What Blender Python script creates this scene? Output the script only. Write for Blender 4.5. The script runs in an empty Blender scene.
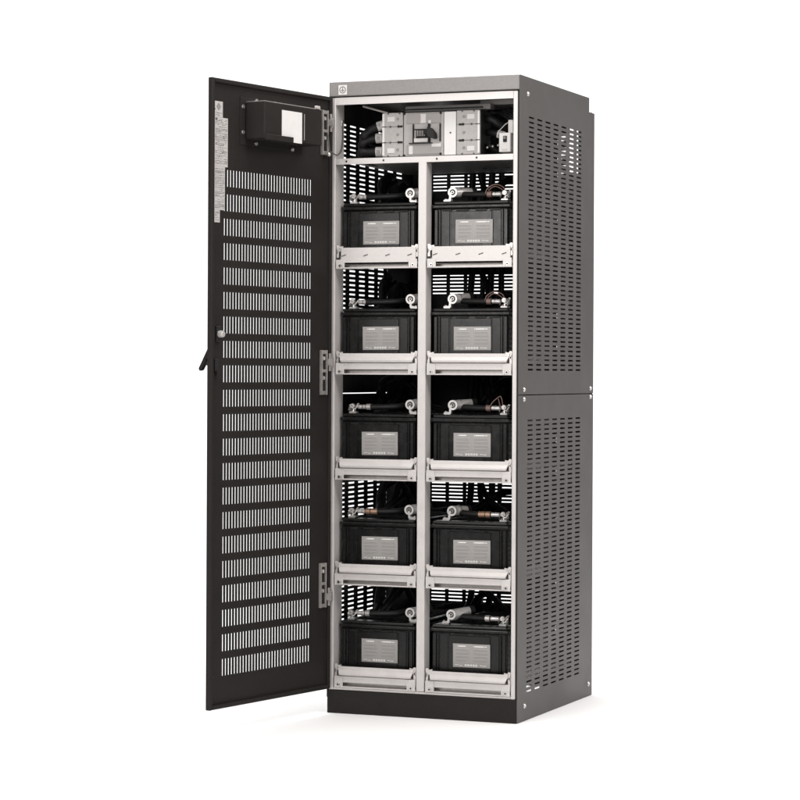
import bpy, bmesh, math, random
from mathutils import Vector, Matrix
random.seed(7)
S = bpy.context.scene
COL = S.collection

# ------------------------------------------------------------------ dimensions (metres)
W, D, H = 0.6375, 0.758, 2.0
ROWS = [1.4080, 1.0733, 0.7397, 0.4069, 0.0820]          # underside of each tray, top to bottom
LX0, LX1 = 0.0206, 0.3035                                 # left bay
RX0, RX1 = 0.3304, 0.6174                                 # right bay
ANG = 1.38565
HP = Vector((0.0012, -0.002, 0))
DD = Vector((-math.cos(ANG), -math.sin(ANG), 0))          # along the door, away from its hinge
DN = Vector((math.sin(ANG), -math.cos(ANG), 0))           # out of the door's inner face
DOORM = Matrix(((DD.x, DN.x, 0, HP.x), (DD.y, DN.y, 0, HP.y), (0, 0, 1, 0), (0, 0, 0, 1)))

# ------------------------------------------------------------------ materials
def mat(name, col, rough=0.5, metal=0.0, bump=0.0, bscale=900, var=0.0, vscale=18, spec=0.5, fine=0.0):
    m = bpy.data.materials.new(name); m.use_nodes = True
    nt = m.node_tree; n = nt.nodes; l = nt.links
    b = n['Principled BSDF']
    b.inputs['Roughness'].default_value = rough
    b.inputs['Metallic'].default_value = metal
    b.inputs['Specular IOR Level'].default_value = spec
    tc = n.new('ShaderNodeTexCoord')
    nz = n.new('ShaderNodeTexNoise'); nz.inputs['Scale'].default_value = vscale
    nz.inputs['Detail'].default_value = 6; nz.inputs['Roughness'].default_value = 0.6
    l.new(tc.outputs['Object'], nz.inputs['Vector'])
    nf = n.new('ShaderNodeTexNoise'); nf.inputs['Scale'].default_value = bscale
    nf.inputs['Detail'].default_value = 3
    l.new(tc.outputs['Object'], nf.inputs['Vector'])
    r = n.new('ShaderNodeMapRange')
    r.inputs['From Min'].default_value = 0.3; r.inputs['From Max'].default_value = 0.7
    r.inputs['To Min'].default_value = 1 - var; r.inputs['To Max'].default_value = 1 + var
    l.new(nz.outputs['Fac'], r.inputs['Value'])
    r2 = n.new('ShaderNodeMapRange')
    r2.inputs['From Min'].default_value = 0.3; r2.inputs['From Max'].default_value = 0.7
    r2.inputs['To Min'].default_value = 1 - fine; r2.inputs['To Max'].default_value = 1 + fine
    l.new(nf.outputs['Fac'], r2.inputs['Value'])
    mu = n.new('ShaderNodeMath'); mu.operation = 'MULTIPLY'
    l.new(r.outputs['Result'], mu.inputs[0]); l.new(r2.outputs['Result'], mu.inputs[1])
    vm = n.new('ShaderNodeVectorMath'); vm.operation = 'SCALE'
    vm.inputs[0].default_value = col
    l.new(mu.outputs[0], vm.inputs['Scale'])
    l.new(vm.outputs['Vector'], b.inputs['Base Color'])
    rr = n.new('ShaderNodeMapRange')
    rr.inputs['From Min'].default_value = 0.3; rr.inputs['From Max'].default_value = 0.7
    rr.inputs['To Min'].default_value = max(0.05, rough - 0.06); rr.inputs['To Max'].default_value = min(1, rough + 0.06)
    l.new(nz.outputs['Fac'], rr.inputs['Value']); l.new(rr.outputs['Result'], b.inputs['Roughness'])
    if bump:
        bp = n.new('ShaderNodeBump'); bp.inputs['Strength'].default_value = bump
        bp.inputs['Distance'].default_value = 0.0006
        l.new(nf.outputs['Fac'], bp.inputs['Height']); l.new(bp.outputs['Normal'], b.inputs['Normal'])
    return m

M = {}
M['floor'] = mat('white_floor', (0.90, 0.90, 0.90), 0.75, var=0.004, vscale=3, spec=0.2)
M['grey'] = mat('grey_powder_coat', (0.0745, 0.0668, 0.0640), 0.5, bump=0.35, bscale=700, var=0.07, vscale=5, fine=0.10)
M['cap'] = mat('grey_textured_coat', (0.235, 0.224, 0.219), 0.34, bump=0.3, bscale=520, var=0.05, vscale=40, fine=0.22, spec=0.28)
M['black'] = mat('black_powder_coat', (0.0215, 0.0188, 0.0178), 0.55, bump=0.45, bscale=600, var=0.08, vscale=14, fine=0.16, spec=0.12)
M['inner'] = mat('inner_shade_tone', (0.016, 0.015, 0.015), 0.6, var=0.05)  # same paint as outside, with the interior shade put into the colour
M['frame'] = mat('pale_zinc_sheet', (0.595, 0.565, 0.55), 0.42, metal=0.15, bump=0.08, bscale=260, var=0.05, vscale=22, fine=0.03)
M['zinc'] = mat('zinc_fitting', (0.60, 0.565, 0.545), 0.36, metal=0.45, bump=0.1, bscale=400, var=0.12, vscale=60)
M['hinge'] = mat('dull_zinc_hinge', (0.34, 0.315, 0.30), 0.42, metal=0.4, bump=0.1, bscale=400, var=0.12, vscale=60)
M['steel'] = mat('bright_steel', (0.62, 0.60, 0.58), 0.28, metal=0.85, var=0.1, vscale=80)
M['tin'] = mat('tinned_copper', (0.70, 0.68, 0.665), 0.32, metal=0.35, var=0.14, vscale=90)
M['plastic'] = mat('battery_black_plastic', (0.0075, 0.0071, 0.0069), 0.25, bump=0.15, bscale=420, var=0.10, vscale=30, fine=0.1, spec=0.34)
M['matte'] = mat('battery_matte_plastic', (0.010, 0.0095, 0.0093), 0.8, var=0.1, spec=0.1)
M['rubber'] = mat('black_cable_sheath', (0.012, 0.0115, 0.0115), 0.5, var=0.15, vscale=60, spec=0.3)
M['dark_fill'] = mat('black_parts_and_recess_shade', (0.006, 0.006, 0.006), 0.7)  # black parts, and solid black standing in for shade in recesses
M['sticker'] = mat('grey_battery_label', (0.33, 0.315, 0.305), 0.45, var=0.04, vscale=50)
M['ink_dark'] = mat('grey_print', (0.23, 0.22, 0.21), 0.6)
M['ink_pale'] = mat('pale_grey_print', (0.42, 0.40, 0.39), 0.6)
M['ink_white'] = mat('white_print', (0.82, 0.81, 0.79), 0.5)
M['paper'] = mat('white_paper_label', (0.72, 0.695, 0.68), 0.55, var=0.03, vscale=40)
M['ink'] = mat('dark_print', (0.10, 0.095, 0.09), 0.6)
M['strip'] = mat('silver_paper_label', (0.50, 0.475, 0.46), 0.55, var=0.06, vscale=60)
M['abs'] = mat('grey_moulded_plastic', (0.44, 0.418, 0.405), 0.5, bump=0.1, bscale=500, var=0.06, vscale=60, fine=0.12)
M['abs_mid'] = mat('mid_grey_moulded_plastic', (0.35, 0.333, 0.322), 0.5, bump=0.1, bscale=500, var=0.04, vscale=60)
M['white'] = mat('white_plastic', (0.80, 0.775, 0.76), 0.42, var=0.02)
M['red'] = mat('red_print', (0.45, 0.16, 0.12), 0.5)
M['copper'] = mat('copper_sleeve', (0.42, 0.26, 0.18), 0.4, metal=0.5, var=0.15, vscale=80)
M['brown'] = mat('brown_sense_wire', (0.24, 0.150, 0.125), 0.4, var=0.1)

# ------------------------------------------------------------------ mesh helper
class MB:
    def __init__(s): s.v = []; s.f = []; s.m = []; s.mats = []; s.sm = []
    def mi(s, name):
        if name not in s.mats: s.mats.append(name)
        return s.mats.index(name)
    def add(s, vs, fs, mname, M4=None, smooth=False):
        o = len(s.v); k = s.mi(mname)
        for p in vs:
            p = Vector(p); s.v.append(M4 @ p if M4 is not None else p)
        for f in fs: s.f.append([o + i for i in f]); s.m.append(k); s.sm.append(smooth)
    def box(s, x0, x1, y0, y1, z0, z1, mname, M4=None, bev=0.0, seg=1):
        x0, x1 = min(x0, x1), max(x0, x1); y0, y1 = min(y0, y1), max(y0, y1); z0, z1 = min(z0, z1), max(z0, z1)
        vs = [(x, y, z) for x in (x0, x1) for y in (y0, y1) for z in (z0, z1)]
        fs = [(0, 1, 3, 2), (4, 6, 7, 5), (0, 4, 5, 1), (2, 3, 7, 6), (0, 2, 6, 4), (1, 5, 7, 3)]
        bev = min(bev, 0.45 * min(x1 - x0, y1 - y0, z1 - z0))
        if bev <= 0: s.add(vs, fs, mname, M4); return
        bm = bmesh.new()
        bv = [bm.verts.new(p) for p in vs]
        for f in fs: bm.faces.new([bv[i] for i in f])
        bmesh.ops.bevel(bm, geom=list(bm.edges), offset=bev, segments=seg, affect='EDGES', profile=0.5)
        bm.verts.index_update()
        s.add([v.co[:] for v in bm.verts], [[v.index for v in f.verts] for f in bm.faces], mname, M4)
        bm.free()
    def prism(s, pts, a0, a1, axis, mname, M4=None):
        """polygon pts (2D) extruded along an axis: 'x' pts=(y,z); 'y' pts=(x,z); 'z' pts=(x,y)"""
        def mk(p, a):
            return {'x': (a, p[0], p[1]), 'y': (p[0], a, p[1]), 'z': (p[0], p[1], a)}[axis]
        n = len(pts)
        vs = [mk(p, a0) for p in pts] + [mk(p, a1) for p in pts]
        fs = [list(range(n))[::-1], list(range(n, 2 * n))] + [[i, (i + 1) % n, n + (i + 1) % n, n + i] for i in range(n)]
        s.add(vs, fs, mname, M4)
    def cyl(s, p0, p1, r0, r1=None, mname='steel', seg=16, M4=None, cap=True):
        p0, p1 = Vector(p0), Vector(p1); r1 = r0 if r1 is None else r1
        d = (p1 - p0).normalized(); u = d.orthogonal().normalized(); w = d.cross(u)
        vs = []
        for p, r in ((p0, r0), (p1, r1)):
            for i in range(seg):
                a = 2 * math.pi * i / seg; vs.append(p + (u * math.cos(a) + w * math.sin(a)) * r)
        s.add(vs, [[i, (i + 1) % seg, seg + (i + 1) % seg, seg + i] for i in range(seg)], mname, M4, True)
        if cap:
            s.add(vs[:seg], [list(range(seg))[::-1]], mname, M4); s.add(vs[seg:], [list(range(seg))], mname, M4)
    def ring(s, c, axis, R, r, thick, mname, seg=20, M4=None):
        c = Vector(c); d = Vector(axis).normalized(); u = d.orthogonal().normalized(); w = d.cross(u); vs = []
        for (rr, h) in ((R, 0), (R, thick), (r, thick), (r, 0)):
            for i in range(seg):
                a = 2 * math.pi * i / seg; vs.append(c + d * h + (u * math.cos(a) + w * math.sin(a)) * rr)
        fs = []
        for k in range(4):
            for i in range(seg):
                j = (i + 1) % seg; fs.append([k * seg + i, k * seg + j, ((k + 1) % 4) * seg + j, ((k + 1) % 4) * seg + i])
        s.add(vs, fs, mname, M4)
    def tube(s, pts, r, mname, seg=10, sub=7, M4=None):
        P = [Vector(p) for p in pts]
        if len(P) > 2:
            Q = []
            E = [2 * P[0] - P[1]] + P + [2 * P[-1] - P[-2]]
            for i in range(1, len(E) - 2):
                for k in range(sub):
                    t = k / sub; a, b, c, d = E[i - 1], E[i], E[i + 1], E[i + 2]
                    Q.append(0.5 * ((2 * b) + (c - a) * t + (2 * a - 5 * b + 4 * c - d) * t * t + (3 * b - a - 3 * c + d) * t ** 3))
            Q.append(P[-1]); P = Q
        vs = []; u = None
        for i, p in enumerate(P):
            d = (P[min(i + 1, len(P) - 1)] - P[max(i - 1, 0)]).normalized()
            u = d.orthogonal().normalized() if u is None else (u - d * u.dot(d)).normalized()
            w = d.cross(u)
            for k in range(seg):
                a = 2 * math.pi * k / seg; vs.append(p + (u * math.cos(a) + w * math.sin(a)) * r)
        n = len(P)
        fs = [[i * seg + k, i * seg + (k + 1) % seg, (i + 1) * seg + (k + 1) % seg, (i + 1) * seg + k] for i in range(n - 1) for k in range(seg)]
        s.add(vs, fs, mname, M4, True)
        s.add(vs[:seg], [list(range(seg))[::-1]], mname, M4); s.add(vs[-seg:], [list(range(seg))], mname, M4)
    def sphere(s, c, r, mname, M4=None, sx=1, sy=1, sz=1, nu=12, nv=7):
        c = Vector(c); vs = []; fs = []
        for j in range(nv + 1):
            t = math.pi * j / nv
            for i in range(nu):
                a = 2 * math.pi * i / nu
                vs.append(c + Vector((sx * r * math.sin(t) * math.cos(a), sy * r * math.sin(t) * math.sin(a), sz * r * math.cos(t))))
        for j in range(nv):
            for i in range(nu):
                fs.append([j * nu + i, (j + 1) * nu + i, (j + 1) * nu + (i + 1) % nu, j * nu + (i + 1) % nu])
        s.add(vs, fs, mname, M4, True)
    def plate(s, us, vs_, solid, t, place, mname, back=None):
        """sheet of cells (us x vs_) with the cells where solid(i, j) is False cut out; place(u, v, w) -> xyz"""
        nu, nv = len(us), len(vs_); idx = {}; V = []; F = []; B = []
        def vid(i, j, k):
            q = (i, j, k)
            if q not in idx: idx[q] = len(V); V.append(place(us[i], vs_[j], t * k))
            return idx[q]
        def sol(i, j): return 0 <= i < nu - 1 and 0 <= j < nv - 1 and solid(i, j)
        for i in range(nu - 1):
            for j in range(nv - 1):
                if not sol(i, j): continue
                F.append([vid(i, j, 0), vid(i, j + 1, 0), vid(i + 1, j + 1, 0), vid(i + 1, j, 0)])
                B.append([vid(i, j, 1), vid(i + 1, j, 1), vid(i + 1, j + 1, 1), vid(i, j + 1, 1)])
                for (di, dj, a, b) in ((-1, 0, (i, j), (i, j + 1)), (1, 0, (i + 1, j + 1), (i + 1, j)), (0, -1, (i + 1, j), (i, j)), (0, 1, (i, j + 1), (i + 1, j + 1))):
                    if not sol(i + di, j + dj):
                        F.append([vid(*a, 0), vid(*a, 1), vid(*b, 1), vid(*b, 0)])
        o = len(s.v); s.v += [Vector(p) for p in V]
        for fl, mn in ((F, mname), (B, back or mname)):
            k = s.mi(mn)
            for f in fl: s.f.append([o + q for q in f]); s.m.append(k); s.sm.append(False)
    def build(s, name, parent=None, origin=(0, 0, 0)):
        me = bpy.data.meshes.new(name); o3 = Vector(origin)
        me.from_pydata([tuple(p - o3) for p in s.v], [], s.f)
        for k in s.mats: me.materials.append(M[k])
        me.polygons.foreach_set('material_index', s.m); me.polygons.foreach_set('use_smooth', s.sm)
        bm = bmesh.new(); bm.from_mesh(me); bmesh.ops.recalc_face_normals(bm, faces=bm.faces[:]); bm.to_mesh(me); bm.free()
        me.update()
        ob = bpy.data.objects.new(name, me); COL.objects.link(ob)
        if parent is not None: ob.parent = parent
        else: ob.location = origin
        return ob

def thing(name, label, cat, loc=(0, 0, 0), group=None):
    o = bpy.data.objects.new(name, None); o.empty_display_size = 0.05; COL.objects.link(o)
    o.location = loc; o['label'] = label; o['category'] = cat
    if group: o['group'] = group
    return o
def tag(o, label, cat, group=None):
    o['label'] = label; o['category'] = cat
    if group: o['group'] = group
    return o
def copy_tree(o, parent=None):
    c = o.copy(); COL.objects.link(c)
    if parent is not None: c.parent = parent
    for ch in list(o.children): copy_tree(ch, c)
    return c
def screw(parent, origin, p, n, r=0.0065, name='screw', mn='steel'):
    b = MB(); p = Vector(p); n = Vector(n).normalized()
    b.cyl(p, p + n * 0.0012, r * 1.25, r * 1.2, mn, 16)
    b.cyl(p + n * 0.0012, p + n * 0.005, r * 0.85, r * 0.55, mn, 16)
    u = n.orthogonal().normalized()
    b.cyl(p + n * 0.0048, p + n * 0.0053, r * 0.28, r * 0.28, 'dark_fill', 6)
    return b.build(name, parent, origin)

# ------------------------------------------------------------------ floor
b = MB(); FX0, FX1, FY0, FYB, RC, FZ = -14.0, 4.2, -9.0, 5.2, 2.2, 9.0
prof = [(FY0, 0.0), (FYB, 0.0)] + [(FYB + RC * math.sin(a), RC * (1 - math.cos(a))) for a in [math.pi / 2 * k / 20 for k in range(1, 21)]] + [(FYB + RC, FZ)]
n_ = len(prof)
b.add([(FX0, y, z) for y, z in prof] + [(FX1, y, z) for y, z in prof], [(i, n_ + i, n_ + i + 1, i + 1) for i in range(n_ - 1)], 'floor', None, True)
fl = b.build('floor'); fl['kind'] = 'structure'

# ------------------------------------------------------------------ cabinet
OC = (W / 2, D / 2, 0)
cab = thing('battery_cabinet', 'tall grey and black steel battery cabinet with open vented door', 'cabinet', OC)

b = MB(); b.box(0.0, W - 0.0005, -0.004, 0.698, 1.9545, 2.0, 'cap', bev=0.0025, seg=2)
top = b.build('top_cover', cab, OC)
b = MB()                                                   # earth sign sticker
b.box(0.0320, 0.0610, -0.0048, -0.0041, 1.9590, 1.9895, 'paper')
cx, cz = 0.0465, 1.9742
b.ring((cx, -0.0048, cz), (0, -1, 0), 0.0110, 0.0088, 0.0004, 'ink', 24)
b.box(cx - 0.0009, cx + 0.0009, -0.0052, -0.0048, cz, cz + 0.0075, 'ink')
for k, hw in enumerate((0.0065, 0.0043, 0.002)):
    b.box(cx - hw, cx + hw, -0.0052, -0.0048, cz - 0.0012 - k * 0.0024, cz + 0.0002 - k * 0.0024, 'ink')
b.build('earth_sticker', top, OC)

b = MB(); b.box(0.001, W - 0.0008, -0.002, 0.035, 0.0, 0.0735, 'black', bev=0.0015); b.build('plinth', cab, OC)

# vented side panels
def breaks(a0, a1, starts, length):
    out = [a0]
    for q in starts: out += [q, q + length]
    return out + [a1]
def side_panel(x_out, sgn, z0, z1, rowz, notch, name='side_panel'):
    ys = breaks(0.0, D, [0.1055 - 0.0245 + 0.0046 + 0.0803 * k for k in range(7)], 0.049)
    zs = breaks(z0, z1, rowz, 0.0053)
    if notch:
        ys = ys[:-1] + [0.7000, D]; zs = zs[:-1] + [1.9525, z1]
    nslot_y = 15; nslot_z = 2 * len(rowz) + 1
    def solid(i, j):
        if notch and i == len(ys) - 2 and j == len(zs) - 2: return False
        return not (i < 14 and i % 2 == 1 and j % 2 == 1 and j < 2 * len(rowz))
    b = MB()
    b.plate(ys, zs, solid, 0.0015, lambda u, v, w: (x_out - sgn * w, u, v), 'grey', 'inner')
    # folded front and rear edges
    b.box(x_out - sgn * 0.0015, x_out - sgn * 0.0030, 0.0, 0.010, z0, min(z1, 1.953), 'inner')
    b.box(x_out - sgn * 0.0015, x_out - sgn * 0.0140, D - 0.0025, D - 0.001, z0, min(z1, 1.952), 'grey')
    return b.build(name, cab, OC)
UP = [1.0886 + 0.01510 * k for k in range(53)]; LO = [0.0868 + 0.01506 * k for k in range(57)]
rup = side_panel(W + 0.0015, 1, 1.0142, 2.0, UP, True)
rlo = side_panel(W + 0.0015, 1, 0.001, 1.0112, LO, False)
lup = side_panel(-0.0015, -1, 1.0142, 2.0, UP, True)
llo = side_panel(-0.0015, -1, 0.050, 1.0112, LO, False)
for (pn, y, z) in ((rup, .0742, 1.9473), (rup, .0505, 1.0290), (rup, .7270, 1.0300), (rlo, .0505, 0.9990), (rlo, .7270, 1.0020), (rlo, .0684, .047), (rlo, .7207, .0407)):
    screw(pn, OC, (W + 0.0015, y, z), (1, 0, 0))
screw(rup, OC, (W - 0.004, 0.7240, 1.9525), (0, 0, 1))

# rear panel with long slots
xs = breaks(0.0, W, [0.0614 - 0.0632 + 0.0632 * k for k in range(1, 10)], 0.050)
xs = [0.0, 0.002, 0.046] + xs[1:]
xs = sorted(xs)
rz = [0.0900 + 0.01220 * k for k in range(64)] + [1.095 + 0.01220 * k for k in range(65)]
zs = breaks(0.02, 1.945, rz, 0.0042)
b = MB()
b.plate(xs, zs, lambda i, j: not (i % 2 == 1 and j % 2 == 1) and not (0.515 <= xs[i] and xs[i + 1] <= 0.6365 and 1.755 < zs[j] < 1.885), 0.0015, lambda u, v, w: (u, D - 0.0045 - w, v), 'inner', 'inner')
b.build('rear_panel', cab, OC)

# pale inner frame
b = MB()
b.box(0.0050, LX0, 0.0, 0.069, 0.074, 1.9505, 'frame', bev=0.0015)
b.build('corner_post', cab, OC)
b = MB(); b.box(LX1, RX0, 0.0, 0.0473, 0.0825, 1.7385, 'frame', bev=0.0015); b.build('middle_post', cab, OC)
b = MB(); b.box(RX1, 0.6312, 0.0, 0.069, 0.074, 1.9505, 'frame', bev=0.0015); b.box(0.6313, 0.6355, 0.006, 0.060, 0.075, 1.9500, 'dark_fill'); b.build('corner_post', cab, OC)  # second box puts dark shade into the gap beside the post
b = MB()
b.box(LX0 + .0002, RX1 - .0002, 0.0012, 0.004, 1.9275, 1.9505, 'frame'); b.box(LX0 + .0002, RX1 - .0002, 0.004, 0.050, 1.9470, 1.9500, 'frame'); b.box(0.002, W - .002, 0.012, 0.040, 1.9507, 1.9543, 'dark_fill')  # last box is the shadow gap under the cover, filled in black
b.build('top_rail', cab, OC)
b = MB()
b.box(LX0 + .0002, RX1 - .0002, 0.0012, 0.0035, 1.7386, 1.7568, 'frame'); b.box(LX0 + .0002, RX1 - .0002, 0.0035, 0.62, 1.7530, 1.7566, 'abs_mid')
for x in (0.058, 0.185, 0.365, 0.497): b.cyl((x, 0.0013, 1.748), (x, -0.0005, 1.748), 0.0032, 0.0028, 'dark_fill', 12)
for x in (.36, .40, .44, .50, .55): b.cyl((x, .45, 1.7530), (x, .45, 1.7522), .007, .007, 'dark_fill', 10)
b.build('shelf', cab, OC)
b = MB(); b.box(LX0 + .0002, RX1 - .0002, 0.0008, 0.055, 0.0745, 0.0815, 'frame', bev=0.001); b.build('bottom_rail', cab, OC)
# rear uprights, plus added dark plates that block light showing through
b = MB()
for x in (0.004, W - 0.038): b.box(x, x + 0.034, 0.7045, 0.735, 0.05, 1.94, 'inner')
b.box(0.372, 0.484, 0.700, 0.703, 0.03, 1.935, 'inner'); b.box(0.4845, 0.5270, 0.700, 0.703, 0.03, 1.90, 'inner'); b.box(0.150, 0.371, 0.690, 0.693, 1.76, 1.93, 'inner'); b.box(0.5312, 0.632, 0.700, 0.703, 0.03, 1.742, 'inner')
b.box(0.004, 0.0075, 0.478, 0.689, 0.05, 1.735, 'inner')
b.box(0.039, 0.371, 0.700, 0.704, 1.4135, 1.475, 'inner')
zq = .06; rq = random.Random(5)
while zq < 1.68:
    z2 = zq + rq.uniform(.06, .17); b.box(0.5271, 0.5311, 0.700, 0.703, zq, min(z2, 1.70), 'inner'); zq = z2 + rq.choice((.016, .032, .048))
for i, z in enumerate(ROWS): b.box(0.039, 0.371, 0.700, 0.704, z + .10, z + (.292, .276, .24, .235, .214)[i], 'inner')
b.box(0.002, W - 0.001, 0.6985, 0.7525, 1.9400, 1.9518, 'grey'); b.box(0.002, W - 0.001, 0.675, 0.6978, 1.930, 1.9543, 'inner')
b.build('rear_frame_light_blockers', cab, OC)
b = MB()                                                   # rail and brace above the breaker
b.box(0.205, 0.495, 0.130, 0.170, 1.9120, 1.9300, 'abs_mid', bev=0.002); b.box(0.195, 0.470, 0.120, 0.1295, 1.9160, 1.9200, 'inner')
b.box(0.45, 0.612, 0.16, 0.20, 1.928, 1.944, 'abs_mid', bev=.001)
b.build('mounting_rail', cab, OC)
b = MB(); b.tube([(0.0724, 0.10, 1.9320), (0.1660, 0.085, 1.9050)], 0.0032, 'zinc', 8); b.build('brace', cab, OC)

# ---- trays
def tray(z, x0, x1, tall):
    w = x1 - x0
    b = MB()
    b.box(x0 + .004, x1 - .004, 0.012, 0.60, z + .0400, z + .0425, 'frame')
    if tall:
        b.box(x0 + .020, x1 - .008, 0.0005, 0.003, z + .0130, z + .0665, 'frame', bev=.0008)
        for k in range(4):
            xx = x0 + .030 + (w - .058) * k / 3
            b.box(xx - .008, xx + .008, -0.0004, 0.0006, z + .0405, z + .0435, 'ink', Matrix.Translation((xx, 0, z + .042)) @ Matrix.Rotation(-.30, 4, 'Y') @ Matrix.Translation((-xx, 0, -z - .042)))
    else:
        # rolled lip: leans back, ends cut on the slant
        e = 0.024; pr = [(0.006, z + .0385), (-0.006, z + .0395), (-0.0075, z + .0450), (0.0010, z + .0560), (0.0015, z + .0672), (0.0035, z + .0672), (0.0035, z + .0560)]
        n = len(pr); vs = []
        for xx, sg in ((x0 + e, 1), (x1 - e * 0.75, -1)):
            for (y, zz) in pr: vs.append((xx + sg * (0.010 * (0.0672 - (zz - z)) / 0.028 - .010), y, zz))
        fs = [list(range(n)), list(range(n, 2 * n))[::-1]] + [[i, n + i, n + (i + 1) % n, (i + 1) % n] for i in range(n)]
        b.add(vs, fs, 'frame')
    t = b.build('battery_tray', cab, OC)
    b = MB()
    b.box(x0 + .0045, x1 - .002, 0.0005, 0.0035, z + .0165 if not tall else z + .0130, z + .0365 if not tall else z + .0200, 'frame', bev=.0008)
    b.box(x0 + .0045, x1 - .002, -0.0015, 0.0299, z + .0002, z + .0042, 'frame', bev=.0008)
    b.box(x0 + .0045, x1 - .002, 0.0300, 0.0320, z + .0003, z + .0390, 'zinc')
    b.build('cross_rail', t, OC)
    b = MB(); b.box(x0 - .0120, x0 - .0105, .075, .66, z + .0440, z + .196, 'inner'); b.build('slot_light_blocker', t, OC)  # added dark sheet, blocks light from the slots beside the battery
    for sg, xe in ((1, x0 + .0045), (-1, x1 - .0025)):
        b = MB()
        b.box(xe, xe + sg * .029, -0.0022, 0.0003, z + .0003, z + (.0362 if not tall else .0285), 'frame', bev=.0006)
        b.cyl((xe + sg * .014, -0.0022, z + .0095), (xe + sg * .014, -0.0048, z + .0095), .0062, .0052, 'steel', 14)
        b.cyl((xe + sg * .014, -0.0047, z + .0095), (xe + sg * .014, -0.0053, z + .0095), .0030, .0030, 'dark_fill', 8)
        b.box(xe + sg * .0215, xe + sg * .0265, -0.0042, -0.0021, z + .0010, z + .0150, 'zinc', bev=.0006)
        # bow-tie bracket that locks the tray
        q = [(0, .036), (0, .047), (.008, .0545), (.0, .062), (-.001, .074), (.006, .0755), (.011, .0700), (.021, .0720), (.022, .064), (.013, .0570), (.0235, .049), (.021, .0445), (.011, .0480), (.007, .036)]
        b.prism([(xe + sg * a, z + c) for (a, c) in q], 0.0042, 0.0075, 'y', 'zinc')
        b.prism([(xe + sg * a, z + c) for (a, c) in ((.0085, .0400), (.0250, .0440), (.0250, .0520), (.0150, .0565), (.0085, .0530))], 0.0020, 0.0040, 'y', 'dark_fill')  # black piece stands in for shade in the crevice by the lip
        b.cyl((xe + sg * .011, 0.0042, z + .0640), (xe + sg * .011, 0.0010, z + .0640), .0038, .0030, 'steel', 10)
        b.box(xe + sg * .001, xe + sg * .0040, 0.0080, 0.30, z + .036, z + .060, 'zinc')
        b.build('end_bracket', t, OC)
for i, z in enumerate(ROWS):
    for (x0, x1) in ((LX0, LX1), (RX0, RX1)): tray(z, x0, x1, i == 0)

# ---- door
def dp(s, off, z): return DOORM @ Vector((s, off, z))
Z0, Z1, SW, TH = 0.0779, 1.9515, 0.640, 0.0170
OFFP = 0.006
ns, nr = 31, 21
sp = (0.567 - 0.110 - .0072) / 30
us = breaks(0.004, SW - .0016, [0.110 + sp * k for k in range(ns)], 0.0061)
vs_ = breaks(Z0, Z1, [0.1735 + 0.07297 * k for k in range(nr)], 0.0502)
b = MB()
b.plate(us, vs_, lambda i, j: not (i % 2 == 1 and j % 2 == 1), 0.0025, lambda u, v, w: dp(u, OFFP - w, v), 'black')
# folded rim: outer skin edge and returned lips
b.box(SW - .0135, SW, 0.0, TH, Z0, Z1, 'black', DOORM, bev=.003, seg=2)
b.box(0.004, 0.017, 0.0, TH - .002, Z0, Z1, 'black', DOORM, bev=.002)
b.box(0.0172, SW - .0137, 0.0, TH, Z1 - .013, Z1 - .0003, 'black', DOORM, bev=.003, seg=2)
b.box(0.0172, SW - .0137, 0.0, TH, Z0 + .0003, Z0 + .013, 'black', DOORM, bev=.003, seg=2)
door = b.build('door', cab, OC); door['label'] = 'black vented door swung open, rows of upright slots'

b = MB()                                                    # lever handle on the outside
b.prism([(-.0030, 1.1900), (-.0030, 1.1640), (-.0500, 1.0850), (-.0560, 1.0830), (-.0595, 1.0900)], 0.588, 0.602, 'x', 'black', DOORM)
b.prism([(-.0002, 1.1010), (-.0330, 1.1130), (-.0390, 1.1020), (-.0002, 1.0870)], 0.591, 0.599, 'x', 'black', DOORM)
b.box(0.578, 0.614, -.004, 0.0, 1.070, 1.205, 'black', DOORM, bev=.002)
b.build('handle', door, OC)
b = MB()                                                    # lock boss inside
b.box(0.584, 0.607, OFFP, OFFP + .0060, 1.168, 1.2165, 'dark_fill', DOORM, bev=.002)
b.cyl((0.5950, OFFP + .006, 1.1926), (0.5950, OFFP + .020, 1.1926), .0108, .0108, 'tin', 6, DOORM)
b.cyl((0.5950, OFFP + .020, 1.1926), (0.5950, OFFP + .024, 1.1926), .0060, .0060, 'zinc', 12, DOORM)
b.build('lock', door, OC)
b = MB(); b.box(0.5955, 0.6140, OFFP, OFFP + .0050, 1.0815, 1.1190, 'dark_fill', DOORM, bev=.001)
b.box(0.6000, 0.6120, OFFP + .005, OFFP + .012, 1.068, 1.0815, 'black', DOORM, bev=.001); b.build('latch', door, OC)
for (s_, z_) in ((.6310, 1.3164), (.6270, .1755), (.6310, 1.858)):
    b = MB(); b.cyl((s_, TH, z_), (s_, TH + .0015, z_), .0035, .0030, 'dark_fill', 10, DOORM); b.build('screw', door, OC)
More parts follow.
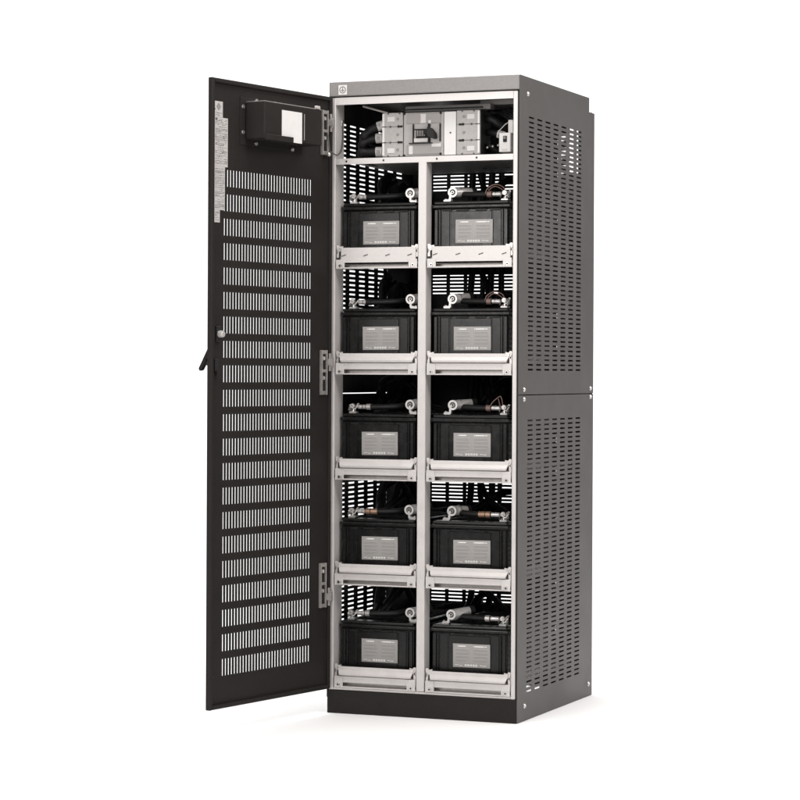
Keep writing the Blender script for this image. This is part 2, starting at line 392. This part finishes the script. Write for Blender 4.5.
# long information label
b = MB(); o1 = OFFP + .0006
rng = random.Random(3)
for (s0, s1, z0, z1) in ((.5755, .6150, 1.8366, 1.8840), (.5500, .6150, 1.6905, 1.8363), (.5635, .6150, 1.5615, 1.6902), (.5880, .6150, 1.5240, 1.5612)):
    b.box(s0, s1, OFFP + .0001, o1, z0, z1, 'strip', DOORM)
    zz = z1 - (.006 if z1 < 1.88 else .034)
    while zz > z0 + .004:
        ss = s1 - .003
        while ss > s0 + .006:
            ln = rng.uniform(.004, .013); ln = min(ln, ss - s0 - .003)
            if rng.random() < .82: b.box(ss - ln, ss, o1, o1 + .0002, zz - rng.choice((.0010, .0013, .0019)), zz, 'ink', DOORM)
            ss -= ln + .0022
        zz -= rng.choice((.0034, .0034, .0040, .0062))
b.prism([(.5955, 1.8790), (.6060, 1.8680), (.5955, 1.8570), (.5850, 1.8680)], o1, o1 + .0003, 'y', 'ink', DOORM)
b.prism([(.5955, 1.8755), (.6025, 1.8680), (.5955, 1.8605), (.5885, 1.8680)], o1 + .0003, o1 + .0005, 'y', 'strip', DOORM)
b.box(.5935, .5975, o1 + .0005, o1 + .0007, 1.864, 1.8725, 'ink', DOORM)
b.box(.602, .6125, o1, o1 + .0003, 1.828, 1.8345, 'ink', DOORM)
b.build('information_label', door, OC)
# cover box with white panel
b = MB()
BO = 0.080
b.box(0.165, 0.4895, OFFP, OFFP + .0022, 1.7640, 1.9085, 'black', DOORM, bev=.0008)
b.box(0.160, 0.4640, OFFP + .0025, BO, 1.7820, 1.8940, 'black', DOORM, bev=.0035, seg=2)
b.box(0.323, 0.4660, BO + .0002, BO + .0080, 1.7775, 1.7950, 'black', DOORM, bev=.001)
b.box(0.1600, 0.4600, OFFP + .0022, BO - .004, 1.8942, 1.8956, 'zinc', DOORM)
b.box(0.2550, 0.2575, BO, BO + .0008, 1.792, 1.872, 'zinc', DOORM)
b.box(0.2440, 0.2530, BO, BO + .0012, 1.790, 1.876, 'black', DOORM)
b.build('cover_box', door, OC)
b = MB(); b.box(0.2700, 0.3760, BO + .0001, BO + .0014, 1.7800, 1.8745, 'paper', DOORM); b.build('white_panel', door, OC)
for (s_, z_) in ((.476, 1.879), (.476, 1.802), (.409, 1.9030), (.409, 1.7725), (.3135, 1.9030), (.2175, 1.7690)):
    b = MB(); b.cyl((s_, OFFP + .002, z_), (s_, OFFP + .006, z_), .0062, .0052, 'steel', 14, DOORM); b.build('screw', door, OC)
b = MB(); b.box(.170, .190, BO - .008, BO + .001, 1.8945, 1.9040, 'zinc', DOORM, bev=.001); b.build('clip', door, OC)
# hinges
for zt in (1.9070, 1.1500, 0.4780):
    b = MB(); ln = .141
    def plate_(s0, s1, z0, z1, o0, o1_, mn='hinge'): b.box(s0, s1, o0, o1_, z0, z1, mn, DOORM, bev=.0008)
    plate_(.0270, .0600, zt - ln, zt, OFFP + .0002, OFFP + .0030)
    plate_(.0335, .0535, zt - .060, zt - .0125, OFFP + .0032, OFFP + .0040, 'dark_fill'); plate_(.0335, .0535, zt - ln + .0125, zt - .0705, OFFP + .0032, OFFP + .0040, 'dark_fill')
    plate_(.0270, .0325, zt - ln, zt, OFFP + .0032, OFFP + .0095); plate_(.0545, .0600, zt - ln, zt, OFFP + .0032, OFFP + .0095)
    plate_(.0330, .0540, zt - .012, zt - .001, OFFP + .0032, OFFP + .0090); plate_(.0330, .0540, zt - ln + .001, zt - ln + .012, OFFP + .0032, OFFP + .0090)
    plate_(.0330, .0540, zt - .070, zt - .061, OFFP + .0032, OFFP + .0095)
    for q in (.026, .088): b.cyl((.0435, OFFP + .0040, zt - q), (.0435, OFFP + .0075, zt - q), .0065, .0055, 'zinc', 12, DOORM)
    kz = zt - .022 if zt > .6 else zt - .092
    b.box(0.0035, 0.0185, -0.018, -0.0003, kz - .032, kz, 'hinge', bev=.002)
    b.cyl((0.0125, -0.0190, kz - .044), (0.0125, -0.0190, kz + .012), .0048, .0048, 'hinge', 12)
    b.box(0.0020, 0.0260, -0.0300, -0.0240, kz - .027, kz - .005, 'hinge', bev=.001)
    b.build('hinge', door, OC)

# ------------------------------------------------------------------ batteries
ROWN = ['top', 'second', 'middle', 'fourth', 'bottom']
BW, BY0, BY1 = 0.262, 0.036, 0.50
def battery(label):
    t = thing('battery', label, 'battery', (0, 0, 0), 'black batteries on the cabinet trays')
    h = BW / 2
    b = MB()
    c = h - .0065; zt_ = .1440
    b.box(-c, c, BY0 + .008, BY1 - .006, .0005, zt_, 'plastic', bev=.004, seg=2)
    y = BY0 + .008
    # moulded front: ribs at both sides, raised middle field, four lifting grooves
    for sx in (-1, 1):
        b.box(sx * (c - .003), sx * (c - .014), y - .0065, y + .001, .001, zt_ - .004, 'plastic', bev=.0015)
        b.box(sx * (c - .0185), sx * (c - .0225), y - .0050, y + .001, .001, zt_ - .004, 'plastic', bev=.001)
        b.box(sx * (c - .026), sx * (c - .052), y - .0022, y + .001, .001, zt_ - .006, 'plastic', bev=.001)
    b.box(-(c - .056), c - .056, y - .0030, y + .001, .001, zt_ - .010, 'plastic', bev=.0012)
    for k, (a0, a1) in enumerate(((-.098, -.064), (-.052, -.008), (.012, .052), (.060, .098))):
        b.box(a0, a1, y - .0042, y - .0012, zt_ - .0060, zt_ - .0032, 'plastic', bev=.0008)
        b.box(a0 + .002, a1 - .002, y - .0025, y - .0002, zt_ - .0095, zt_ - .0065, 'dark_fill')
    for k in range(8):
        b.box(-c - .0018, -c + .001, BY0 + .05 + k * .05, BY0 + .062 + k * .05, .004, zt_ - .006, 'plastic', bev=.001)
        b.box(c - .001, c + .0018, BY0 + .05 + k * .05, BY0 + .062 + k * .05, .004, zt_ - .006, 'plastic', bev=.001)
    case = b.build('case', t)
    b = MB()
    b.box(-h, h, BY0 + .0005, BY1, zt_ + .0002, .1558, 'plastic', bev=.0038, seg=3)
    b.box(-h + .006, h - .006, BY0 + .0035, BY1 - .004, .1559, .1662, 'plastic', bev=.0042, seg=3)
    for k in range(6):
        xx = -h + .035 + k * .0385
        b.box(xx - .009, xx + .009, BY0 - .0006, BY0 + .001, .1478, .1522, 'plastic', bev=.0006)
    b.box(-h + .03, h - .03, BY0 + .07, BY1 - .012, .1662, .1690, 'matte', bev=.001)
    for k in range(6): b.cyl((-.08 + k * .032, .27, .169), (-.08 + k * .032, .27, .172), .011, .010, 'matte', 14)
    b.build('lid', t)
    b = MB(); y = BY0 + .0046
    lx0, lx1, lz0, lz1 = -.0545, .0690, .0360, .1095
    b.box(lx0, lx1, y - .0001, y + .0006, lz0, lz1, 'sticker', bev=.0002)
    y -= .0001; r = random.Random(11)
    def dash(x0, x1, z, hh, mn): b.box(x0, x1, y - .0002, y, z - hh / 2, z + hh / 2, mn)
    dash(-.0385, -.0355, lz1 - .0075, .0030, 'ink_white'); dash(-.0340, -.0120, lz1 - .0075, .0030, 'ink_white')
    dash(.0140, .0170, lz1 - .0075, .0030, 'ink_white'); dash(.0185, .0480, lz1 - .0075, .0030, 'ink_white')
    dash(.0500, .0580, lz1 - .0075, .0022, 'ink_white')
    zz = lz1 - .0150
    for k in range(12):
        for (a, e) in ((-.0470, .0020), (.0130, .0630)):
            xx = a + (.002 if k % 3 else 0)
            end = e - r.uniform(0, .022) if k % 4 == 3 else e - r.uniform(0, .006)
            while xx < end - .003:
                ln = min(r.uniform(.004, .011), end - xx); dash(xx, xx + ln, zz, .0013, 'ink_dark' if k % 3 else 'ink_pale'); xx += ln + .0014
        zz -= .0036
    b.box(.0076, .0080, y - .0002, y, lz0 + .012, lz1 - .006, 'ink_pale')
    for k in range(5):                                       # row of handling symbols
        xx = -.0150 + k * .0088
        b.box(xx, xx + .0062, y - .0003, y, lz0 + .0035, lz0 + .0098, 'ink_white')
        b.prism([(xx + .0016, lz0 + .0050), (xx + .0046, lz0 + .0050), (xx + .0031, lz0 + .0085)], y - .0004, y - .0003, 'y', 'ink_dark')
    dash(-.0480, -.0350, lz0 + .0075, .0014, 'ink_white'); dash(-.0330, -.0230, lz0 + .0055, .0014, 'ink_white')
    dash(.0340, .0420, lz0 + .0075, .0018, 'ink_white'); dash(.0440, .0560, lz0 + .0065, .0018, 'ink_white')
    b.build('label_plate', t)
    return t
def terminals(t, side, rr):
    """pale L bracket with a round plug (one side), flat lug post (other side)"""
    zt_ = .1662
    b = MB(); x = (-.0750 if side < 0 else 0.0935) + rr.uniform(-.003, .003); y = .075 + rr.uniform(-.004, .004); az, aw = rr.uniform(-.010, .010), rr.uniform(-.004, .006)
    s_ = 1 if side < 0 else -1
    # foot, riser and eye of the bracket
    b.prism([(x - .026 * s_, zt_ + .0005), (x - .026 * s_, zt_ + .0065), (x - .0085 * s_, zt_ + .0085), (x - .0065 * s_, zt_ + .0300), (x + .0005 * s_, zt_ + .0300), (x - .0015 * s_, zt_ + .0050), (x - .005 * s_, zt_ + .0005)], y - .007, y + .010, 'y', 'tin')
    cz_ = zt_ + .0300; cx_ = x + .0045
    b.ring((cx_, y - .009, cz_), (0, 1, 0), .0158, .0098, .0130, 'tin', 22)
    b.cyl((cx_, y + .003, cz_), (cx_, y - .0035, cz_), .0100, .0100, 'ink', 18)
    b.cyl((cx_, y - .0035, cz_), (cx_, y - .010, cz_), .0060, .0052, 'steel', 6)
    b.cyl((cx_, y - .0098, cz_), (cx_, y - .0108, cz_), .0034, .0030, 'dark_fill', 10)
    b.sphere((x - .021 * s_, y, zt_ + .0080), .0055, 'steel', sz=.7)
    b.build('terminal_bracket', t)
    b = MB()
    b.cyl((cx_ + .001, y + .0035, cz_), (cx_ + .034 + az, y + .042, cz_ + .004 + aw), .0160, .0140, 'tin', 18)
    b.cyl((cx_ + .034 + az, y + .042, cz_ + .004 + aw), (cx_ + .043 + az * 1.2, y + .052, cz_ + .005 + aw * 1.2), .0150, .0150, 'rubber', 18)
    b.ring((cx_ + .012, y + .016, cz_ + .001), (.034 + az, .0385, .004 + aw), .0170, .0140, .004, 'steel', 18)
    b.build('terminal_plug', t)
    b = MB(); xx = .1010 if side < 0 else -.1000
    b.box(xx - .012, xx + .012, .064, .090, zt_ + .0004, zt_ + .007, 'tin', bev=.0015)
    b.cyl((xx, .077, zt_ + .007), (xx, .077, zt_ + .013), .0090, .0085, 'steel', 6)
    b.cyl((xx, .077, zt_ + .013), (xx, .077, zt_ + .019), .0042, .0038, 'steel', 10)
    tl = rr.uniform(.2, .9)
    b.prism([(xx - .016, zt_ + .0072), (xx - .006, zt_ + .0072), (xx + .010, zt_ + .020 + .006 * tl), (xx + .013, zt_ + .027 + .006 * tl), (xx + .009, zt_ + .029 + .006 * tl), (xx - .012, zt_ + .0105)], .088, .094, 'y', 'tin')
    b.cyl((xx + .004 * tl, .0640, zt_ + .0245), (xx + .004 * tl, .0560, zt_ + .0245), .0085, .0080, 'zinc', 6); b.cyl((xx + .004 * tl, .0565, zt_ + .0245), (xx + .004 * tl, .0520, zt_ + .0245), .0040, .0038, 'steel', 10)
    b.tube([(xx - .014, .066, zt_ + .010), (xx - .006, .060, zt_ + .016 + .01 * tl), (xx + .010, .058, zt_ + .014), (xx + .020, .062, zt_ + .026)], .0017, 'steel', 6)
    b.build('terminal_post', t)
def power_cable(side, label, wires, row):
    """cable on top of a battery from its post lug to its plug"""
    zt_ = .1662; y = .077
    t = thing('battery_cable', label, 'cable', (0, 0, 0), 'short cables across the battery lids')
    px = .1010 if side < 0 else -.1000
    g = -1 if side < 0 else 1
    b = MB()
    b.tube([(px + g * .042, y, zt_ + .0215), (px + g * .075, y + .002, zt_ + .0215), (px + g * .115, y + .006, zt_ + .0225), (px + g * .150, y + .016, zt_ + .0250), (px + g * .170, y + .045, zt_ + .029)], .0092, 'rubber', 12)
    b.build('sheath', t)
    b = MB()
    b.box(px - .009, px + g * .018, y - .009, y + .009, zt_ + .0195, zt_ + .0220, 'tin', bev=.0008)
    b.cyl((px + g * .016, y, zt_ + .0215), (px + g * .043, y, zt_ + .0215), .0072, .0074, 'tin', 14)
    b.ring((px + g * .030, y, zt_ + .0215), (g, 0, 0), .0080, .0060, .004, 'steel', 14)
    b.box(px - g * .012, px - g * .009, y - .009, y + .009, zt_ + .010, zt_ + .030, 'tin', bev=.0006)
    b.build('lug', t)
    b = MB(); b.cyl((px + g * .045, y, zt_ + .0215), (px + g * .060, y, zt_ + .0215), .0102, .0102, 'brown' if wires else ('rubber', 'rubber', 'zinc', 'copper', 'zinc')[row], 14)
    if row == 3: b.cyl((px + g * .062, y, zt_ + .0215), (px + g * .084, y + .001, zt_ + .0216), .0097, .0097, 'copper', 14)
    b.build('collar', t)
    if wires == 1:
        b = MB()
        b.tube([(px + .004, y - .008, zt_ + .018), (px - .006, y - .006, zt_ + .042), (px - .034, y - .004, zt_ + .052), (px - .058, y - .006, zt_ + .040), (px - .064, y - .010, zt_ + .024)], .0016, 'brown', 6)
        b.tube([(px + .002, y - .006, zt_ + .018), (px - .012, y - .004, zt_ + .036), (px - .036, y - .002, zt_ + .046), (px - .056, y - .004, zt_ + .034)], .0014, 'brown', 6)
        b.build('sense_wire', t)
    elif wires == 2:
        b = MB()
        b.tube([(px - .002, y - .006, zt_ + .018), (px - .008, y - .006, zt_ + .050), (px - .016, y - .004, zt_ + .058), (px - .040, y - .002, zt_ + .040), (px - .048, y - .004, zt_ + .024)], .0015, 'brown', 6)
        b.tube([(px + .004, y - .008, zt_ + .018), (px - .010, y - .008, zt_ + .026), (px - .020, y - .006, zt_ + .052)], .0014, 'brown', 6)
        b.build('sense_wire', t)
    return t

CXL, CXR = 0.1550, 0.4655
pb = battery('x')
for side, cx_, nm in ((1, CXL, 'left'), (-1, CXR, 'right')):
    for i, z in enumerate(ROWS):
        t = copy_tree(pb); terminals(t, side, random.Random(90 + i * 3 + side))
        for ch in t.children:
            if ch.name.startswith('label_plate'): ch.location = (random.uniform(-.002, .002), 0, random.uniform(-.0015, .0015)); ch.rotation_euler[1] = random.uniform(-.008, .008)
        t.location = (cx_, 0, z + .0430)
        where = ['under the breaker shelf', 'second from the top', 'third from the top', 'second from the bottom', 'just above the plinth'][i]
        t['label'] = 'black battery with grey label in the %s column, %s' % (nm, where)
        t.rotation_euler[2] = random.uniform(-.006, .006)
        wires = (1, 1, 2, 0, 0)[i] if side < 0 else 0
        c = power_cable(side, 'black cable with metal lug lying on the battery %s, %s column' % (where.replace('just above', 'just over'), nm), wires, i)
        c.location = t.location; c.rotation_euler = t.rotation_euler
def rm(o):
    for ch in list(o.children): rm(ch)
    bpy.data.objects.remove(o)
rm(pb)

# black cables looping behind the batteries
for side, nm in ((0, 'left'), (1, 'right')):
    for i, z in enumerate(ROWS):
        r = random.Random(40 + 7 * i + side); b = MB(); zb = z + .20
        j = lambda a: r.uniform(-a, a)
        if side == 0:
            for k in range(2):
                y0 = .46 + .07 * k + j(.02)
                b.tube([(.075 + j(.01), y0 - .24, zb + .01), (.045, y0 - .13 + j(.02), zb + .020), (.040, y0, zb + .055 + j(.015)), (.050, y0 + .04, zb + .10), (.10, y0 + .07, zb + .02 + j(.02)), (.20, y0 + .05, zb + .012)], .0105, 'rubber', 9)
            for k in range(3): b.tube([(.030 + .012 * k, .352 + .018 * k + j(.012), zb - .03), (.026, .360 + .012 * k + j(.02), zb + .04), (.030, .375 + .012 * k + j(.02), zb + .10), (.045, .40 + j(.02), zb + .125)], .0115, 'rubber', 9)
            b.tube([(.035, .33 + j(.03), zb + .012), (.028, .375, zb + .05), (.030, .40, zb + .085), (.05, .44, zb + .11)], .008, 'rubber', 8)
        else:
            b.tube([(.57, .46, zb + .012), (.50, .60, zb + .060 + j(.01)), (.36, .66, zb + .085 + j(.02)), (.29 + j(.02), .66, zb + .045), (.26, .62, zb + .012)], .0110, 'rubber', 9)
            b.tube([(.42, .52, zb + .012), (.32, .62, zb + .055 + j(.015)), (.275 + j(.02), .665, zb + .10), (.262, .665, zb + .165)], .0100, 'rubber', 9)
            for k in range(4): b.tube([(.225 + .037 * k + j(.006), .60, zb - .02), (.228 + .037 * k + j(.006), .67, zb + .02), (.230 + .036 * k + j(.007), .685, zb + .08), (.232 + .036 * k + j(.005), .685, zb + .200)], (.012, .009, .012, .008)[k], 'rubber', 8)
            if i in (0, 2): b.tube([(.52, .40, zb + .01), (.47, .52, zb + .08), (.40, .60, zb + .118), (.33, .64, zb + .09), (.30, .64, zb + .02)], .0120, 'rubber', 9)
        ob = b.build('looped_cable')
        where = ['under the breaker shelf', 'second from the top', 'third from the top', 'second from the bottom', 'just above the plinth'][i]
        tag(ob, 'loose black cables looping behind the %s battery %s' % (nm, where), 'cable', 'cables looping behind the batteries')

# ------------------------------------------------------------------ circuit breaker
OB = (0.32, 0.06, 1.757)
br = thing('circuit_breaker', 'large grey circuit breaker with black toggle on the cabinet shelf', 'breaker', OB)
Y = 0.060
b = MB()
b.box(0.1600, 0.4800, Y + .012, Y + .09, 1.7650, 1.8950, 'dark_fill')  # black block gives the gaps between modules their dark shade
b.box(0.2275, 0.3630, Y + .004, Y + .0115, 1.7640, 1.9015, 'abs', bev=.0015)
b.box(0.2400, 0.3540, Y + .001, Y + .0042, 1.7690, 1.7990, 'abs_mid', bev=.001)
b.box(0.2400, 0.3540, Y + .001, Y + .0042, 1.8660, 1.8980, 'abs_mid', bev=.001)
b.box(0.2850, 0.3040, Y + .0003, Y + .0012, 1.8670, 1.8960, 'paper'); b.box(0.2855, 0.2868, Y, Y + .0004, 1.870, 1.893, 'red')
b.box(0.3125, 0.3210, Y + .0003, Y + .0012, 1.8660, 1.8760, 'paper')
b.box(0.2470, 0.2600, Y + .0003, Y + .0012, 1.7700, 1.7970, 'paper')
b.box(0.3240, 0.3560, Y + .0003, Y + .0012, 1.7915, 1.8015, 'paper')
for (x, z) in ((.3535, 1.8975), (.3535, 1.7690), (.2300, 1.7665), (.2300, 1.8985)): b.cyl((x, Y + .004, z), (x, Y + .0002, z), .0040, .0036, 'dark_fill', 12)
body = b.build('body', br, OB)
b = MB()
b.box(0.2608, 0.2630, Y - .004, Y + .0038, 1.8050, 1.8640, 'dark_fill'); b.box(0.3515, 0.3540, Y - .004, Y + .0038, 1.8080, 1.8640, 'dark_fill')
b.box(0.2480, 0.3260, Y - .004, Y + .0038, 1.8025, 1.8052, 'dark_fill'); b.box(0.2640, 0.3140, Y - .001, Y + .0038, 1.8470, 1.8490, 'dark_fill')
b.box(0.3130, 0.3180, Y - .006, Y + .0038, 1.8054, 1.8640, 'dark_fill'); b.box(0.2640, 0.3120, Y - .001, Y + .0038, 1.8070, 1.8200, 'paper', bev=.001)
b.box(0.2700, 0.3120, Y + .0025, Y + .0038, 1.8205, 1.8465, 'dark_fill')
b.build('bezel', br, OB)
b = MB()
b.cyl((0.2745, Y + .004, 1.8340), (0.3120, Y + .004, 1.8340), .0140, .0140, 'black', 20)
for k in range(5): b.box(.2790 + k * .006, .2812 + k * .006, Y - .0115, Y - .0085, 1.825, 1.843, 'abs_mid')
b.prism([(.3180, 1.8250), (.3180, 1.8520), (.3260, 1.8500), (.3400, 1.8340), (.3420, 1.8180), (.3340, 1.8160)], Y - .026, Y + .003, 'y', 'dark_fill')
b.box(.305, .319, Y - .024, Y - .008, 1.829, 1.845, 'black', bev=.002)
b.build('toggle', br, OB)
def term_cover(x0, x1, flip):
    b = MB()
    b.box(x0, x1, Y + .001, Y + .0115, 1.7640, 1.9030, 'abs', bev=.0015); xo = x0 if not flip else x1 - .0035
    b.box(xo, xo + .0035, Y + .0118, Y + .10, 1.7645, 1.9020, 'inner')
    for z in (1.8090, 1.8590): b.box(x0 + .001, x1 - .001, Y + .0003, Y + .0012, z - .0008, z + .0008, 'ink')
    e = (x0 + .003) if not flip else (x1 - .003)
    b.box(e - .0035, e + .0035, Y - .0004, Y + .0012, 1.7680, 1.9000, 'white', bev=.0005)
    g = 1 if not flip else -1
    for z in (1.8090, 1.8590):
        b.box(e - .004 * g, e + .010 * g, Y - .0008, Y + .0010, z - .0012, z + .0012, 'dark_fill')
        b.cyl((e + .024 * g, Y + .001, z), (e + .024 * g, Y - .0015, z), .0036, .0032, 'ink', 12)
        b.cyl((e + .052 * g, Y + .001, z), (e + .052 * g, Y - .0015, z), .0042, .0038, 'dark_fill', 12)
        b.box(e + .056 * g, e + .066 * g, Y - .0004, Y + .0010, z - .0035, z + .0030, 'dark_fill')
    for z in (1.7850, 1.8330, 1.8830): b.ring((e + .049 * g, Y + .0012, z), (0, -1, 0), .0042, .0028, .0010, 'ink', 14)
    for z in (1.7830, 1.8830): b.box(e + .014 * g, e + .038 * g, Y - .0003, Y + .0011, z - .0075, z + .0075, 'paper')
    for xx in (e + .016 * g, e + .055 * g):
        for z in (1.7665, 1.9005): b.cyl((xx, Y + .001, z), (xx, Y - .0008, z), .0030, .0028, 'ink', 10)
    return b.build('terminal_cover', br, OB)
term_cover(.1565, .2256, False); term_cover(.4072, .4846, True)
b = MB(); b.box(.3648, .4050, Y + .002, Y + .011, 1.7640, 1.9010, 'white', bev=.0015); b.cyl((.387, Y + .002, 1.834), (.387, Y + .0003, 1.834), .0030, .0028, 'ink', 10)
b.build('cover_plate', br, OB)

# cables at the breaker
for k, (z0, zx, lab) in enumerate(((1.8820, 1.8480, 'uppermost'), (1.8360, 1.8160, 'middle'), (1.7870, 1.7790, 'lowest'))):
    t = thing('breaker_cable', 'thick black cable with white tag, %s of three on the left of the breaker' % lab, 'cable', (.15, .10, z0), 'tagged cables left of the breaker')
    b = MB(); yb = .115
    P_ = [[(.1640, .1871), (.1400, .1855), (.1180, .1790), (.0960, .1665), (.0790, .1480)], [(.1640, .1825), (.1380, .1822), (.1120, .1805), (.0880, .1730), (.0730, .1600)], [(.1640, .1782), (.1380, .1783), (.1120, .1778), (.0880, .1768), (.0700, .1758)]][k]
    P_ = [(.1640, yb, P_[0][1])] + [(x, yb - .006 * q, zq) for q, (x, zq) in enumerate(P_) if q]
    P_ = [(x, y, 1.6965 + zq) if False else (x, y, zq * 10 if False else zq + 1.6800) for (x, y, zq) in P_]
    P_ = [(x, y, [1.871, 1.829, 1.785][k] + (zq - P_[0][2])) for (x, y, zq) in P_]
    b.tube(P_ + [(.062, yb + .05, P_[-1][2] - .02), (.06, yb + .20, P_[-1][2] - .01), (.075, .48, 1.80)], .0138, 'rubber', 12)
    b.build('sheath', t, (.15, .10, z0))
    b = MB(); p = Vector(P_[1]) + (Vector(P_[1]) - Vector(P_[2])) * .02; p.y -= .004; d = (Vector(P_[2]) - Vector(P_[1])) * .80
    b.cyl(p, p + d, .0158, .0158, 'paper', 16); b.box(p.x - .014, p.x - .004, p.y - .0195, p.y - .0172, p.z - .006, p.z + .004, 'ink_pale')
    b.build('cable_tag', t, (.15, .10, z0))
t = thing('breaker_cable', 'black cable with white tag right of the breaker, beside the small white switch', 'cable', (.50, .12, 1.82))
b = MB(); b.tube([(.480, .13, 1.838), (.505, .12, 1.836), (.530, .115, 1.829), (.560, .13, 1.822), (.600, .24, 1.83)], .0105, 'rubber', 12); b.build('sheath', t, (.50, .12, 1.82))
b = MB(); b.cyl((.5240, .116, 1.8310), (.5470, .121, 1.8255), .0128, .0128, 'paper', 16); b.build('cable_tag', t, (.50, .12, 1.82))
for k, lab in enumerate(('black cables sloping down behind the top rail, right of the breaker', 'black cables bunched at shelf level right of the breaker')):
    b = MB()
    if k == 0:
        for q in range(7): b.tube([(.44 + .012 * q, .26 + .01 * q, 1.917 + .002 * q), (.50 + .012 * q, .18, 1.905 + .003 * q), (.555 + .006 * q, .15, 1.876 + .005 * q), (.605, .17 + .01 * q, 1.836 + .009 * q), (.612, .34, 1.80)], .0042, 'rubber', 8)
    else:
        for q in range(5): b.tube([(.482, .12 + .008 * q, 1.795 - .006 * q), (.505, .105 + .01 * q, 1.792 - .004 * q), (.528, .12 + .012 * q, 1.775 + .004 * q), (.550, .15, 1.772 + .004 * q), (.60, .30, 1.775)], .0062, 'rubber', 8)
        for q in range(3): b.sphere((.497 + .018 * q, .098, 1.787 + .003 * q), .0045, 'steel')
    tag(b.build('cable_bundle'), lab, 'cables')
t = thing('breaker_cable', 'thick plain black cable leaving the right of the breaker near its top edge', 'cable', (.50, .12, 1.87))
b = MB(); b.tube([(.480, .12, 1.878), (.505, .11, 1.876), (.530, .115, 1.862), (.552, .15, 1.845), (.58, .26, 1.83)], .0115, 'rubber', 12); b.build('sheath', t, (.50, .12, 1.87))
b = MB(); b.cyl((.486, .118, 1.878), (.494, .1145, 1.877), .0132, .0132, 'black', 14); b.build('gland', t, (.50, .12, 1.87))
t = thing('switch_module', 'small white switch with black rocker right of the breaker', 'switch', (.57, .06, 1.757))
OS_ = (.57, .06, 1.757)
b = MB(); b.box(.5500, .5880, .058, .115, 1.7680, 1.8280, 'white', bev=.0015); b.box(.5590, .5760, .0565, .0580, 1.7740, 1.7780, 'paper'); b.build('body', t, OS_)
b = MB(); b.box(.5720, .5885, .080, .140, 1.8282, 1.8700, 'white', bev=.0015); b.build('upper_block', t, OS_)
b = MB(); b.box(.5640, .5760, .0545, .0580, 1.7990, 1.8180, 'dark_fill', bev=.001); b.box(.5660, .5740, .0530, .0546, 1.8080, 1.8165, 'ink_dark', bev=.0008); b.build('rocker', t, OS_)
b = MB(); b.tube([(.5345, .10, 1.8380), (.5480, .098, 1.8500), (.5600, .10, 1.8610), (.5760, .11, 1.8700)], .0014, 'white', 6)
tag(b.build('thin_wire'), 'thin pale wire rising to the small white switch', 'wire')

t = thing('earth_strap', 'thin grey earth wire hanging between the door and the cabinet post', 'wire', (0.02, -.01, 1.77))
OE = (0.02, -.01, 1.77)
b = MB()
P = [Vector((.0212, .050, 1.8780)), Vector((.0245, .052, 1.835)), Vector((.026, .038, 1.79)), Vector((.030, .000, 1.770)), Vector((.032, -.03, 1.768)), Vector((.028, -.055, 1.775))]
b.tube(P, .0022, 'ink', 8); b.build('sheath', t, OE)
b = MB(); b.cyl((.0207, .050, 1.880), (.0255, .050, 1.880), .0068, .0060, 'steel', 12); b.box(.0207, .0225, .044, .056, 1.862, 1.876, 'steel', bev=.0006); b.build('lug', t, OE)
b = MB(); b.tube([dp(.0435, TH + .012, 1.7700), dp(.052, TH + .016, 1.792), dp(.055, TH + .014, 1.83)], .0022, 'ink', 8)
b.sphere(dp(.0435, TH + .010, 1.7670), .0075, 'steel'); b.build('end_knob', t, OE)

# ------------------------------------------------------------------ light
w = bpy.data.worlds.new('World'); S.world = w; w.use_nodes = True
nt = w.node_tree; n = nt.nodes; l = nt.links
bg = n['Background']
bg.inputs['Color'].default_value = (1, 0.985, 0.97, 1); bg.inputs['Strength'].default_value = 0.16

def area(name, loc, target, size, power, col=(1, .975, .955), size_y=None):
    d = bpy.data.lights.new(name, 'AREA'); d.shape = 'RECTANGLE' if size_y else 'DISK'; d.size = size; d.energy = power; d.color = col
    if size_y: d.size_y = size_y
    o = bpy.data.objects.new(name, d); COL.objects.link(o); o.location = loc
    o.rotation_euler = (Vector(target) - Vector(loc)).to_track_quat('-Z', 'Y').to_euler()
    return o
area('key_softbox', (-0.48, -4.2, 2.32), (0.30, 0.0, 2.0), 1.8, 86, size_y=2.0)
area('side_softbox', (2.2, -0.9, 2.7), (0.64, 0.2, 1.6), 0.9, 26)
area('overhead_floor_fill', (0.8, -0.2, 4.8), (0.8, -0.2, 0.0), 5.6, 312)  # added lamp that keeps the floor white
area('background_fill', (-4.4, 2.2, 5.5), (-4.2, 6.2, 1.2), 11.0, 590, (1, 1, 1), size_y=4.5)  # added lamp that whitens the backdrop and far floor

# ------------------------------------------------------------------ camera
yaw, pitch, roll = -0.383924, -0.001294, 0.004658
f = Vector((math.sin(yaw) * math.cos(pitch), math.cos(yaw) * math.cos(pitch), math.sin(pitch)))
r = Vector((math.cos(yaw), -math.sin(yaw), 0)); u = r.cross(f)
r2 = r * math.cos(roll) + u * math.sin(roll); u2 = r2.cross(f)
cd = bpy.data.cameras.new('camera'); cam = bpy.data.objects.new('camera', cd); COL.objects.link(cam)
cd.sensor_width = 36; cd.lens = 36 * 2492.845 / 800; cd.shift_y = -24.857 / 800; cd.shift_x = -0.0143 / 800
cd.clip_start = 0.05; cd.clip_end = 300
cam.matrix_world = Matrix(((r2.x, u2.x, -f.x, 3.17452), (r2.y, u2.y, -f.y, -7.252266), (r2.z, u2.z, -f.z, 1.08236), (0, 0, 0, 1)))
S.camera = cam
S.view_settings.view_transform = 'Standard'; S.view_settings.look = 'None'; S.view_settings.exposure = 0; S.view_settings.gamma = 1
S.cycles.max_bounces = 8
